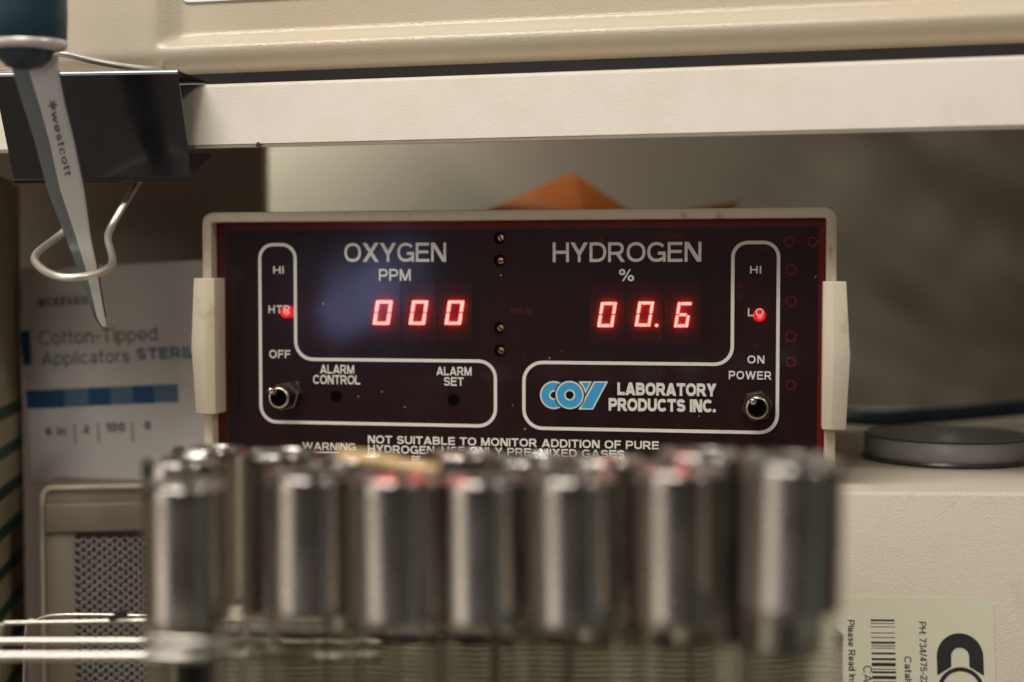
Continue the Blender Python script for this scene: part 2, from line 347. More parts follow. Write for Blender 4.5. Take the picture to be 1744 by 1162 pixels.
    if ch == 'n': return .64, [L((h, 0), (h, x)), ('L', arc(.32, x * .6, .32 - h, x * .4 - h, 165, 0, 10) + [(.64 - h, 0)])]
    if ch == 'r': return .40, [L((h, 0), (h, x)), ('L', arc(.40, x * .55, .40 - h, x * .45 - h, 165, 88, 6))]
    if ch == 't': return .38, [('L', [(.15, .95), (.15, .2)] + arc(.32, .2, .17, .2 - h, 180, 275, 6)[1:]), L((0, x - h), (.38, x - h))]
    if ch == 'y': return .64, [Dg(h, x, .34, 0, 1.1), Dg(.64 - h, x, .24, -.27, 1.1)]
    if ch == 'w': return .98, [Dg(h, x, .28, 0), Dg(.28, 0, .49, x), Dg(.49, x, .70, 0), Dg(.70, 0, .98 - h, x)]
    if ch == '*': return .8, [L((.4, 0), (.4, 1)), Dg(.05, .25, .75, .75), Dg(.05, .75, .75, .25)]
    if ch == 'K': return .9, [L((h, 0), (h, 1)), Dg(.2, .45, .78, 1, 1.2), Dg(.36, .55, .8, 0, 1.2)]
    return .5, []
def strip(pts, w, closed=False):
    n = len(pts); L_, R_ = [], []
    P = [Vector((p[0], p[1])) for p in pts]
    for i in range(n):
        a = P[(i - 1) % n] if (closed or i) else None; b = P[(i + 1) % n] if (closed or i < n - 1) else None
        d1 = (P[i] - a).normalized() if a is not None else None; d2 = (b - P[i]).normalized() if b is not None else None
        if d1 is None: d1 = d2
        if d2 is None: d2 = d1
        t = d1 + d2; t = t.normalized() if t.length > 1e-6 else d1
        nn = Vector((-t.y, t.x)); c = max(.45, nn.dot(Vector((-d1.y, d1.x)))); o = nn * (w / 2 / c)
        L_.append(P[i] + o); R_.append(P[i] - o)
    q = []
    for i in range(n if closed else n - 1):
        j = (i + 1) % n; q.append([L_[i], R_[i], R_[j], L_[j]])
    return q
def text_polys(txt, s, gap=.13):
    out = []; x = 0; k = 0
    for ch in txt:
        w, prs = glyph(ch, s)
        for pr in prs:
            if pr[0] in 'LC': polys = strip(pr[1], s, pr[0] == 'C')
            else:
                _, x0, y0, x1, y1, hw = pr; hw *= math.hypot(x1 - x0, y1 - y0) / abs(y1 - y0)
                polys = [[Vector((x0 - hw, y0)), Vector((x0 + hw, y0)), Vector((x1 + hw, y1)), Vector((x1 - hw, y1))]]
            out.append(([[Vector((p.x + x, p.y)) for p in q] for q in polys], k % 4)); k += 1
        x += w + gap
    return out, x - gap
def put_polys(groups, fn, name, m, parent):
    """fn(x, y, layer) -> world point; every stroke sits a hair above the one it crosses"""
    bm = bmesh.new()
    for polys, layer in groups:
        for q in polys:
            vs = [bm.verts.new(fn(p[0], p[1], layer)) for p in q]
            try: bm.faces.new(vs)
            except ValueError: pass
    bmesh.ops.remove_doubles(bm, verts=bm.verts, dist=1e-7)
    return obj(name, bm, m, parent)
def write(pl, txt, x0, x1, yt, yb, s=.165, d=.0001, name='lettering', m='print', parent=None, gap=.13, yt2=None, yb2=None):
    """lettering on a face, from measured photograph extents (left, right, cap top, baseline)"""
    ym = (yt + yb) / 2
    u0 = pl.uv(x0, ym, d)[0]; u1 = pl.uv(x1, ym, d)[0]
    a = pl.uv(x0, yt, d)[1]; b = pl.uv(x0, yb, d)[1]
    if yt2 is not None: a = (a + pl.uv(x1, yt2, d)[1]) / 2; b = (b + pl.uv(x1, yb2, d)[1]) / 2
    g, w = text_polys(txt, s, gap)
    return put_polys(g, lambda x, y, k: pl.p(u0 + (u1 - u0) * x / w, b + (a - b) * y, d + k * 1.6e-5), name, m, parent)
def ring_polys(cx, cy, r0, r1, a0=0, a1=360, n=40):
    q = []
    for i in range(n):
        a, b = R(a0 + (a1 - a0) * i / n), R(a0 + (a1 - a0) * (i + 1) / n)
        q.append([Vector((cx + r0 * math.cos(a), cy + r0 * math.sin(a))), Vector((cx + r1 * math.cos(a), cy + r1 * math.sin(a))),
                  Vector((cx + r1 * math.cos(b), cy + r1 * math.sin(b))), Vector((cx + r0 * math.cos(b), cy + r0 * math.sin(b)))])
    return q
def disc_poly(cx, cy, r, n=32): return [[Vector((cx + r * math.cos(2 * math.pi * i / n), cy + r * math.sin(2 * math.pi * i / n))) for i in range(n)]]

# ================================================================== SETTING
bm = box8([Vector((-1.2, .05, 0)), Vector((1.2, .05, 0)), Vector((1.2, .05, -.03)), Vector((-1.2, .05, -.03)),
           Vector((-1.2, 1.4, 0)), Vector((1.2, 1.4, 0)), Vector((1.2, 1.4, -.03)), Vector((-1.2, 1.4, -.03))])
struct(obj('bench_surface', bm, 'bench'))
# pale flexible wall behind everything; it bellies away and creases towards the right
bm = bmesh.new(); NX, NZ = 170, 70; g = []
for i in range(NX + 1):
    row = []
    for j in range(NZ + 1):
        x = -.45 + 1.6 * i / NX; z = .0 + .62 * j / NZ
        k = max(0, min(1, (x - .10) / .16)); k = k * k * (3 - 2 * k)
        y = .70 + 1.25 * max(0, x + .13) ** 1.35
        c = noise.noise(Vector((x * 9 + z * 14, z * 6 - x * 7, 2))) + .5 * noise.noise(Vector((x * 24 + z * 34, z * 16 - x * 8, 5)))
        y += k * (.020 * c - .004)
        row.append(bm.verts.new((x, y, z)))
    g.append(row)
for i in range(NX):
    for j in range(NZ): bm.faces.new((g[i][j], g[i][j + 1], g[i + 1][j + 1], g[i + 1][j]))
o = struct(obj('back_wall', bm, 'wall', smooth=80))
sm = o.modifiers.new('thick', 'SOLIDIFY'); sm.thickness = .002

# ================================================================== WHITE BOX WITH STICKER
BX = Plane(at(1560, 838, .415), 1.7, 9)
uL, uR = BX.uv(302, 838)[0], .16
topz = BX.P0.z
box = thing('catalyst_box', 'cream painted metal box with printed sticker, carrying the gas monitor', 'equipment box', (BX.P0.x, BX.P0.y, 0))
f = BX.p
drop = (topz) / math.cos(R(9))
c = [f(uL, 0), f(uR, 0), f(uR, -drop), f(uL, -drop)]
b_ = [Vector((p.x + (.27 * math.sin(R(1.7))), p.y + .27, z)) for p, z in zip(c, (topz, topz, 0, 0))]
for q in (c[2], c[3]): q.z = 0
obj('body', box8(c + b_, .0012, 3), 'white_paint', box, 40)
# sticker with a round corner
su1, sv1 = BX.uv(1691, 1018); su0 = BX.uv(1405, 1018)[0]; sv0 = BX.uv(1600, 1330)[1]; rr = .0042
pts = []
for cx, cy, a0 in ((su1 - rr, sv1 - rr, 0), (su0 + rr, sv1 - rr, 90), (su0 + rr, sv0 + rr, 180), (su1 - rr, sv0 + rr, 270)):
    for k in range(9): a = R(a0 + k * 11.25); pts.append((cx + rr * math.cos(a), cy + rr * math.sin(a)))
bm = bmesh.new(); prism(bm, [[BX.p(u, v, .00004) for u, v in pts], [BX.p(u, v, .00022) for u, v in pts]])
stk = obj('sticker', bm, 'sticker', box)
def write_down(txt, xb, xt, y0, y1, s, m='black_print', gap=.13, dl=.0003):
    """text reading downwards: cap tops at photo column xt, baseline at xb, from y0 to y1"""
    ub, v0 = BX.uv(xb, y0, dl); ut, _ = BX.uv(xt, y0, dl); _, v1 = BX.uv(xb, y1, dl)
    gp, w = text_polys(txt, s, gap)
    return put_polys(gp, lambda x, y, k: BX.p(ub + (ut - ub) * y, v0 + (v1 - v0) * x / w, dl + k * 1.6e-5), 'lettering', m, stk)
write_down('PH: 734/475-22', 1565, 1576.5, 1059, 1166, .15)
write_down('Cataly', 1540, 1552, 1118, 1168, .15)
write_down('Please Read Ins', 1443.5, 1455, 1056, 1166, .15)
write_down('CA', 1470, 1484.5, 1134, 1162, .11)
bars = [(455, 470), (484, 490), (513, 519), (562, 569), (599, 606), (636, 654), (667, 674), (687, 693), (725, 741), (771, 789), (809, 837), (858, 865), (878, 895), (916, 942), (962, 985), (1000, 1012), (1024, 1030), (1046, 1070), (1085, 1092), (1106, 1130)]
gp = []
for a, b in bars:
    ya, yb = 960 + a / 4.791, 960 + b / 4.791
    sh = (a - 455) * .03
    ua, va = BX.uv(1380 + (491 + sh) / 4.791, ya, .0003); ub, vb = BX.uv(1380 + (687 + sh) / 4.791, yb, .0003)
    gp.append(([[Vector((ua, vb)), Vector((ub, vb)), Vector((ub, va)), Vector((ua, va))]], 0))
put_polys(gp, lambda x, y, k: BX.p(x, y, .0003), 'barcode', 'black_print', stk)
# black emblem: an arch-shaped C over the ring below it
cu, cv = BX.uv(1380 + 1222 / 4.791, 960 + 760 / 4.791, .0003); k1 = .415 / FPX / 4.791
ro, ri = 187 * k1, 72 * k1
g1 = [(ring_polys(cu, cv, ri, ro, 0, 180, 28), 0)]
dn = 150 * k1
g1.append(([[Vector((cu - ro, cv)), Vector((cu - ri, cv)), Vector((cu - ri, cv - 80 * k1)), Vector((cu - ro, cv - dn))]], 0))
g1.append(([[Vector((cu + ri, cv)), Vector((cu + ro, cv)), Vector((cu + ro, cv - dn)), Vector((cu + ri, cv - 80 * k1))]], 0))
oc = cv - 270 * k1
g1.append((ring_polys(cu, oc, 155 * k1, 187 * k1, 0, 360, 48), 1))
put_polys(g1, lambda x, y, k: BX.p(x, y, .0003 + k * 2e-5), 'emblem', 'black_print', stk)

# ================================================================== GAS MONITOR
PN = Plane(at(885, 475, .45), 10.5)
PN.P0 = at(885, 475, .45)
mon = thing('gas_monitor', 'beige-framed gas monitor with dark red panel and two lit digital readouts', 'gas monitor', (PN.P0.x, PN.P0.y, topz))
mm = .001
vb = topz - PN.P0.z + .0003                       # bottom of the housing
u0, u1, vt = -.1045, .0977, .0216
dF = .0045                                         # frame stands proud of the acrylic
def rrect(a0, a1, b0, b1, r, n=6):
    o = []
    for cx, cy, s in ((a1 - r, b1 - r, 0), (a0 + r, b1 - r, 90), (a0 + r, b0 + r, 180), (a1 - r, b0 + r, 270)):
        for k in range(n + 1): a = R(s + 90 * k / n); o.append((cx + r * math.cos(a), cy + r * math.sin(a)))
    return o
# frame: outer shell + inner opening
bm = bmesh.new(); wf = .0032
def ringloop(a, r, d): return [PN.p(u, v, d) for u, v in rrect(*a, r)]
O_ = (u0, u1, vb, vt); I_ = (u0 + wf, u1 - wf, vb + wf, vt - wf)
e8 = .0007
seq = [ringloop(O_, .0038, -.16), ringloop(O_, .0038, dF - e8), ringloop((u0 + .3 * e8, u1 - .3 * e8, vb + .3 * e8, vt - .3 * e8), .0036, dF - .3 * e8),
       ringloop((u0 + e8, u1 - e8, vb + e8, vt - e8), .0033, dF), ringloop((I_[0] - .0003, I_[1] + .0003, I_[2] - .0003, I_[3] + .0003), .0010, dF), ringloop(I_, .0008, dF - .0003), ringloop(I_, .0008, -.0120)]
vs = [[bm.verts.new(p) for p in lp] for lp in seq]; n = len(vs[0])
for a, b in zip(vs, vs[1:]):
    for i in range(n): bm.faces.new((a[i], a[(i + 1) % n], b[(i + 1) % n], b[i]))
bm.faces.new(vs[0]); bm.faces.new(vs[-1]); bmesh.ops.recalc_face_normals(bm, faces=bm.faces)
obj('housing', bm, 'bezel', mon, 35)
# acrylic window, slightly inset, and what shows through it
win = obj('front_panel', pbox(PN, I_[0] + .0002, I_[1] - .0002, I_[2] + .0002, I_[3] - .0002, -.0022, 0), 'acrylic', mon)
bm = pbox(PN, I_[0] + .0005, I_[1] - .0005, I_[2], I_[3] - .0026, -.0098, -.0088)
brd = obj('circuit_board', bm, 'board', mon)
bm = pbox(PN, I_[0] + .0003, I_[1] - .0003, I_[3] - .0022, I_[3] - .0002, -.0050, -.0030)
lb = pbox(PN, I_[1] - .0020, I_[1] - .0003, I_[2] + .001, I_[3] - .0025, -.0050, -.0030)
me_ = bpy.data.meshes.new('t'); lb.to_mesh(me_); bm.from_mesh(me_); lb.free()
obj('inner_ledge', bm, 'ledge', mon)
def Z4(x, y): return 860 + x / 2.7017, 330 + y / 2.7017
def Z3(x, y): return 330 + x / 3.14, 330 + y / 3.14
pads = []
for x, y, r in [(1307, 222, 27), (1415, 221, 25), (1317, 350, 27), (1316, 495, 28), (1315, 657, 28), (1316, 774, 26), (1316, 880, 26),
                (1168, 254, 12), (1209, 254, 12), (1085, 420, 13), (1085, 472, 13), (700, 195, 14), (735, 195, 14), (770, 195, 14), (805, 195, 14),
                (40, 540, 13), (75, 540, 13), (110, 540, 13), (440, 212, 12), (1160, 700, 10)]:
    u, v = PN.uv(*Z4(x, y), -.0086); r = r * .44 / FPX / 2.7 * .93
    pads.append((ring_polys(u, v, r * .74, r, 0, 360, 24), 0))
for k_, pg in enumerate(pads): put_polys([pg], lambda x, y, k: PN.p(x, y, -.0086), 'solder_pad', 'copper', brd)
# printed outlines
def outline(path, w=.00105, name='outline'):
    return put_polys([(strip(path, w, True), 0)], lambda x, y, k: PN.p(x, y, .0001), name, 'print', win)
def rc(cx, cy, r, a0, a1, n=8): return [(cx + r * math.cos(R(a0 + (a1 - a0) * i / n)), cy + r * math.sin(R(a0 + (a1 - a0) * i / n))) for i in range(n + 1)]
Lx0, Lx1, Lx2 = -.0863, -.0742, -.0078; yt_, ym_, yb_ = .0111, -.0262, -.0469
Rx0, Rx1, Rx2 = .0014, .0666, .0804; r1 = .0045
outline(rc(Lx0 + r1, yt_ - r1, r1, 180, 90) + rc(Lx1 - r1, yt_ - r1, r1, 90, 0) + rc(Lx1 + .0058, ym_ + .0058, .0058, 180, 270) +
        rc(Lx2 - .0055, ym_ - .0055, .0055, 90, 0) + rc(Lx2 - .0055, yb_ + .0055, .0055, 0, -90) + rc(Lx0 + .0055, yb_ + .0055, .0055, 270, 180))
outline(rc(Rx1 + r1, yt_ - r1, r1, 180, 90) + rc(Rx2 - r1, yt_ - r1, r1, 90, 0) + rc(Rx2 - .0055, yb_ + .0051, .0055, 0, -90) +
        rc(Rx0 + .006, yb_ + .0056, .006, 270, 180) + rc(Rx0 + .006, ym_ - .0062, .006, 180, 90) + rc(Rx1 - .0055, ym_ + .0053, .0055, -90, 0))
# lettering
wr = lambda *a, **k: write(PN, *a, parent=win, **k)
wr('OXYGEN', 586.4, 759.8, 414.2, 446.4, .155, gap=.10)
wr('PPM', 645.3, 699.6, 458.3, 478.6, .165, gap=.14)
wr('HI', 465.4, 483.2, 453.6, 466.3, .17, gap=.2)
wr('HTR', 457.4, 494, 520.2, 533.8, .17, gap=.2)
wr('OFF', 458.7, 494.5, 596.2, 610, .17, gap=.18)
wr('ALARM', 545.3, 603.2, 621.4, 636.2, .18, gap=.10)
wr('CONTROL', 533.2, 613.6, 638.6, 654.0, .18, gap=.08)
wr('ALARM', 743.4, 803.2, 624.6, 639.2, .18, gap=.10)
wr('SET', 755.8, 789.8, 642.4, 657, .18, gap=.10)
wr('HYDROGEN', 941.4, 1194.4, 413.3, 446.6, .155, gap=.10)
wr('%', 1054.7, 1079.5, 458.8, 478.8, .15)
wr('HI', 1277.5, 1296.4, 453.2, 466, .17, gap=.25)
wr('LO', 1273.8, 1300.6, 525, 538.8, .17, gap=.22)
wr('ON', 1273, 1301.8, 605.6, 619, .18, gap=.22)
wr('POWER', 1241.2, 1313.8, 631.8, 646, .18, gap=.18)
wr('LABORATORY', 1051.4, 1219.8, 651.4, 672.9, .25, gap=.05)
wr('PRODUCTS INC.', 1036.6, 1219, 678.1, 699.6, .25, gap=.05)
wr('WARNING', 515, 606, 753.2, 766, .17, gap=.12)
wr('NOT SUITABLE TO MONITOR ADDITION OF PURE', 626.5, 1122.5, 741.2, 754.7, .19, gap=.12, yt2=752.4, yb2=766.2)
wr('HYDROGEN. USE ONLY PRE_MIXED GASES', 626.5, 1064, 757.2, 771, .19, gap=.12, yt2=767.8, yb2=782)
wr('RE', 701.5, 716, 776.5, 788, .18)
a = PN.uv(529, 770.5, .0001); b = PN.uv(579, 771.6, .0001)
put_polys([(strip([a, (b[0], a[1])], .0006), 0)], lambda x, y, k: PN.p(x, y, .0001), 'underline', 'print', win)
# maker's mark: three interlocked letters, blue with white edges
def Z5(x, y): return 880 + x / 3.791, 600 + y / 3.791
q5 = .437 / FPX / 3.791
cC = PN.uv(*Z5(240, 277)); cO = PN.uv(*Z5(343, 276))
wl, bl, bk = [], [], []
wl.append((ring_polys(cC[0], cC[1], 22 * q5, 93 * q5, 35, 325, 44), 0)); bl.append((ring_polys(cC[0], cC[1], 33 * q5, 83 * q5, 50, 310, 40), 0))
bk.append((disc_poly(*cO, 101 * q5), 0)); wl.append((disc_poly(*cO, 94 * q5), 2)); 
wl2 = [(ring_polys(cO[0], cO[1], 27 * q5, 40 * q5), 2)]
bl2 = [(ring_polys(cO[0], cO[1], 38 * q5, 84 * q5), 1)]
def Y5(L): return [Vector(PN.uv(*Z5(*p))) for p in L]
yw = [Y5([(498, 189), (590, 189), (493, 370), (398, 370)])]; yb = [Y5([(505, 197), (574, 197), (487, 361), (416, 361)])]
ya = [Y5([(400, 189), (485, 189), (440, 275), (418, 232)])]; yab = [Y5([(420, 197), (472, 197), (447, 243), (436, 222)])]
lay = lambda gs, d, m, nm: put_polys([(g[0], 0) for g in gs], lambda x, y, k: PN.p(x, y, d), nm, m, win)
lay([wl[0]], .00008, 'print', 'emblem_outline'); lay([bl[0]], .00013, 'blue_print', 'emblem_fill')
lay([(ya, 0)], .00008, 'print', 'emblem_outline'); lay([(yab, 0)], .00013, 'blue_print', 'emblem_fill')
lay([(yw, 0)], .00018, 'print', 'emblem_outline'); lay([(yb, 0)], .00023, 'blue_print', 'emblem_fill')
lay([(ring_polys(cO[0], cO[1], 20 * q5, 102 * q5), 0)], .00028, 'hole', 'emblem_gap')
lay([(ring_polys(cO[0], cO[1], 27 * q5, 94 * q5), 0)], .00033, 'print', 'emblem_outline')
lay([(ring_polys(cO[0], cO[1], 37 * q5, 84 * q5), 0)], .00038, 'blue_print', 'emblem_fill')
# seven-segment readouts behind the acrylic
SEG = {'0': 'abcdef', '6': 'acdefg'}
DD = -.0042
def digit(xl, xr, yt, yb, ch, dot=None):
    ul, v0 = PN.uv(xl, yb, DD); ur, v1 = PN.uv(xr, yt, DD)
    hh = v1 - v0; sl = hh * .155; w = (ur - ul) - sl; t = .00080
    mod = obj('display_module', pbox(PN, (ul + ur) / 2 - .0057, (ul + ur) / 2 + .0057, v0 - .0058, v1 + .0062, -.0088, DD - .0011, .0002, 1), 'module', mon)
    X = lambda x, y: (ul + x + sl * y / hh, v0 + y)
    g_ = .00022; h2 = hh / 2
    S_ = {'f': [(0, h2 + g_), (t, h2 + g_), (t, hh), (0, hh)], 'e': [(0, 0), (t, 0), (t, h2 - g_), (0, h2 - g_)],
          'b': [(w - t, h2 + g_), (w, h2 + g_), (w, hh), (w - t, hh)], 'c': [(w - t, 0), (w, 0), (w, h2 - g_), (w - t, h2 - g_)],
          'a': [(t + g_, hh - t * 1.05), (w - t - g_, hh - t * 1.05), (w - t - g_, hh), (t + g_, hh)],
          'd': [(t + g_, 0), (w - t - g_, 0), (w - t - g_, t * 1.05), (t + g_, t * 1.05)],
          'g': [(t + g_, h2 - t / 2), (w - t - g_, h2 - t / 2), (w - t - g_, h2 + t / 2), (t + g_, h2 + t / 2)]}
    if ch == '6': S_['a'] = [(t + g_, hh - t * 1.05), (w, hh - t * 1.05), (w, hh), (t + g_, hh)]
    bm = bmesh.new()
    for k in SEG[ch]:
        q = [X(*p) for p in S_[k]]; cx = sum(p[0] for p in q) / 4; cy = sum(p[1] for p in q) / 4
        o2 = []
        for i in range(4):
            p, nx, pv = q[i], q[(i + 1) % 4], q[i - 1]
            for o_ in (pv, nx):
                d = Vector((o_[0] - p[0], o_[1] - p[1])); d *= min(.2 * t, d.length / 3) / d.length; o2.append((p[0] + d.x, p[1] + d.y))
        prism(bm, [[PN.p(*p, DD - .00105) for p in o2], [PN.p(*p, DD) for p in o2]])
    if dot:
        c = PN.uv(*dot, DD); r = .00048
        q = [(c[0] + r * math.cos(R(k * 30)), c[1] + r * math.sin(R(k * 30))) for k in range(12)]
        prism(bm, [[PN.p(*p, DD - .00105) for p in q], [PN.p(*p, DD) for p in q]])
    obj('lit_digit', bm, 'segment', mod)
for xl, xr in ((635, 667.3), (696.3, 728), (757.3, 789.6)): digit(xl, xr, 512.3, 552.9, '0')
digit(1017.2, 1049.9, 515, 557, '0'); digit(1081.0, 1113.5, 514, 556, '0', (1118, 554.5)); digit(1148, 1177.8, 515.2, 557.4, '6')
# indicator lamps
for x, y in ((486, 531.6), (1293, 537.3)):
    u, v = PN.uv(x, y, -.0045)
    obj('indicator_lamp', lathe([(.0020, -.005), (.0020, -.001)] + [(.0020 * math.cos(R(a)), -.001 + .0016 * math.sin(R(a))) for a in range(10, 91, 10)], PN.p(u, v, -.0042), 24, PN.n), 'red_led', mon, 60)
for x, y in ((486, 531.6), (1293, 537.3)):
    u, v = PN.uv(x, y, -.0024)
    obj('lamp_die', lathe([(.0008, 0), (.0006, .0004), (0, .0006)], PN.p(u + .0002, v - .0004, -.0029), 16, PN.n), 'red_core', mon, 60)
# adjusting screws sunk in holes
for x, y, tilt in ((850.7, 405.2, -60), (850.7, 444, 10), (850.7, 558.7, -45), (851.3, 596.9, -20)):
    u, v = PN.uv(x, y)
    hl = obj('screw_hole', lathe([(.0019, .00006), (.0019, .00012)], PN.p(u, v), 28, PN.n), 'hole', mon)
    c = PN.p(u + .0006, v - .0001, .0002)
    sc_ = lathe([(.00115, 0), (.00115, .0005), (.0009, .0008), (0.0, .00088)], c, 20, PN.n)
    so = obj('brass_screw', sc_, 'brass', hl, 40)
    d = Vector((math.cos(R(tilt)), math.sin(R(tilt))))
    q = [(d * a + Vector((-d.y, d.x)) * b) for a, b in ((-.00105, -.00022), (.00105, -.00022), (.00105, .00022), (-.00105, .00022))]
    bm = bmesh.new(); prism(bm, [[PN.p(u + .0006 + p.x, v - .0001 + p.y, k) for p in q] for k in (.0004, .00112)])
    obj('screw_slot', bm, 'hole', hl)
for x, y in ((572.5, 675), (773, 681)):
    u, v = PN.uv(x, y); obj('adjuster_hole', lathe([(.0019, .00006), (.0019, .0002), (.0012, .00022), (.0011, -.0001)], PN.p(u, v), 24, PN.n), 'hole', mon)
# toggle switches
def toggle(x, y, tip, tipd):
    u, v = PN.uv(x, y, .007); tu, tv = PN.uv(*tip, tipd)
    sw = obj('toggle_switch', lathe([(.0040, 0), (.0040, .0016), (.0038, .0026), (.0034, .0021), (.0034, .0068), (.0031, .0072), (.0027, .0072), (.0026, .0062), (.0024, .003)], PN.p(u, v, .0001), 36, PN.n), 'dark_steel', mon, 35)
    P_ = PN.p(u, v, 0); bm = bmesh.new(); hx = [(u + .0049 * math.cos(R(60 * k + 12)), v + .0049 * math.sin(R(60 * k + 12))) for k in range(6)]
    prism(bm, [[PN.p(*p, .0002) for p in hx], [PN.p(*p, .0020) for p in hx], [PN.p(u + (p[0] - u) * .92, v + (p[1] - v) * .92, .0024) for p in hx]]); obj('hex_nut', bm, 'dark_steel', sw)
    obj('bushing_bore', lathe([(.00262, .0060), (.00262, .0061)], PN.p(u, v, .0001), 24, PN.n), 'hole', sw)
    obj('bushing_ring', lathe([(.0034, .0069), (.0035, .0073), (.0032, .0077), (.0028, .0077), (.0026, .0071), (.0026, .0069)], PN.p(u, v, .0001), 36, PN.n, cap=False), 'bushing', sw, 60)
    P0_, P1_ = PN.p(u, v, .0058), PN.p(tu, tv, tipd); ax = (P1_ - P0_); L_ = ax.length
    prof = [(.0007, 0), (.0008, L_ * .55), (.0011, L_ - .0010)] + [(.0011 * math.cos(R(a)), L_ - .0010 + .0012 * math.sin(R(a))) for a in (20, 40, 60, 80, 90)]
    obj('switch_lever', lathe(prof, P0_, 20, ax), 'lever', sw, 60)
toggle(475.5, 677.5, (459.5, 663.5), .0135)
toggle(1289.4, 694.6, (1281.5, 682), .0150)
# side latches
def latch(side):
    if side < 0: yt, ym, yb2 = 474, 591, 706; xin, xout, xmid = 364, (327, 324.5, 331), None
    else: yt, ym, yb2 = 479.5, 607, 732.5; xin, xout = 1401, (1442, 1448.5, 1441)
    d1 = .0105
    vt_, vm_, vb_ = PN.uv(xin, yt, d1)[1], PN.uv(xin, ym, d1)[1], PN.uv(xin, yb2, d1)[1]
    ui = PN.uv(xin, ym, d1)[0]; uo = [PN.uv(x, y, d1)[0] for x, y in zip(xout, (yt, ym, yb2))]
    loops = []
    for v, o_, lift in ((vt_, uo[0], 0), (vm_, uo[1], .0014), (vb_, uo[2], 0)):
        cr = ui + (o_ - ui) * .38
        loops.append([PN.p(ui, v, .0004), PN.p(ui, v, d1 - .0010), PN.p(cr, v, d1 + lift * .6), PN.p(o_, v, d1 - .0012 + lift * .5), PN.p(o_, v, -.004)])
    bm = bmesh.new(); prism(bm, loops)
    bmesh.ops.bevel(bm, geom=bm.edges[:], offset=.00035, segments=2, affect='EDGES', profile=.5)
    obj('side_latch', bm, 'latch', mon, 50)
latch(-1); latch(1)

# ================================================================== SHELF, CASE
SH = Plane(Vector((0, .423, H + .0409)), 13.9)
th = .0198
bm = bmesh.new(); sec = [(0, 0), (0, th), (-.178, th), (-.178, th - .0016), (-.0022, th - .0016), (-.0022, 0)]
prism(bm, [[SH.p(u, z, d) for d, z in sec] for u in (-.36, .40)])
bmesh.ops.bevel(bm, geom=[e for e in bm.edges if e.calc_length() > .5 and max(abs((v.co - SH.P0).dot(SH.n)) for v in e.verts) < .001], offset=.0010, segments=4, affect='EDGES')
shelf = obj('shelf_board', bm, 'laminate', None, 40)
tag(shelf, 'thick cream painted shelf with a folded lip, running across above the monitor', 'shelf')
chip = obj('paint_chip', lathe([(.0009, 0), (.0006, .00012), (0, .0002)], SH.p(SH.uv(440, 252)[0], .0007, -.00005), 8, SH.n), 'chip_gap_dark', shelf)
CS = Plane(Vector((0, .428, H + .0409 + th + .0052)), 13.9)
case = thing('equipment_case', 'glossy tan plastic case with textured skin resting on the shelf', 'case', CS.P0)
cl = CS.uv(-90, 60)[0]; cr = cl + .50; ch = .115
rl = CS.uv(262, 20)[0]; rb = CS.uv(872, 60)[1]
bm = bmesh.new(); NU, NV = 220, 90; gr = []
def sst(a): a = max(0, min(1, a)); return a * a * (3 - 2 * a)
for i in range(NU + 1):
    row = []
    t = i / NU; u = cl + (cr - cl) * (t ** 1.25)
    for j in range(NV + 1):
        v = ch * (j / NV) ** 1.1
        Rb = .0074; Rs = .014
        du = min(u - cl, cr - u); dv = min(v, ch - v)
        ex = max(0, 1 - du / Rs); ey = max(0, 1 - dv / Rb); q = min(1, math.hypot(ex, ey))
        d = Rb * (math.sqrt(max(0, 1 - q * q)) - 1)
        # sunk panel
        a = sst((u - rl) / .0075); b = sst((v - rb) / .0060); c_ = sst((cr - .05 - u) / .01)
        d -= .0065 * min(a, b, c_)
        # keep the outline's corner rounded
        uu, vv = u, v
        if du < Rs and v < Rb and u < (cl + cr) / 2:
            k = math.hypot(ex, ey)
            if k > 1: uu = cl + Rs - (Rs - du) / k; vv = Rb - (Rb - v) / k
        row.append(bm.verts.new(CS.p(uu, vv, d)))
    gr.append(row)
for i in range(NU):
    for j in range(NV): bm.faces.new((gr[i][j], gr[i + 1][j], gr[i + 1][j + 1], gr[i][j + 1]))
edge = [gr[i][0] for i in range(NU + 1)] + [gr[NU][j] for j in range(1, NV + 1)] + [gr[i][NV] for i in range(NU - 1, -1, -1)] + [gr[0][j] for j in range(NV - 1, 0, -1)]
bk_ = [bm.verts.new(v.co - CS.n * .16) for v in edge]
for i in range(len(edge)): bm.faces.new((edge[i], bk_[i], bk_[(i + 1) % len(edge)], edge[(i + 1) % len(edge)]))
bm.faces.new(bk_); bmesh.ops.recalc_face_normals(bm, faces=bm.faces)
obj('case_shell', bm, 'case', case, 60)
obj('case_gap_shade', pbox(CS, cl + .004, cr - .004, -.0050, .004, -.15, -.0085, .0006, 2), 'chip_gap_dark', case)  # dark block added for the shaded gap between case and shelf
lu, lv = CS.uv(308, 5, -.0060); lb_ = .0002
bm = bmesh.new(); q = rrect(lu, lu + .36, lv, lv + .06, .003)
prism(bm, [[CS.p(*p, -.0064) for p in q], [CS.p(*p, -.0058) for p in q]]); obj('case_label', bm, 'case_label', case)

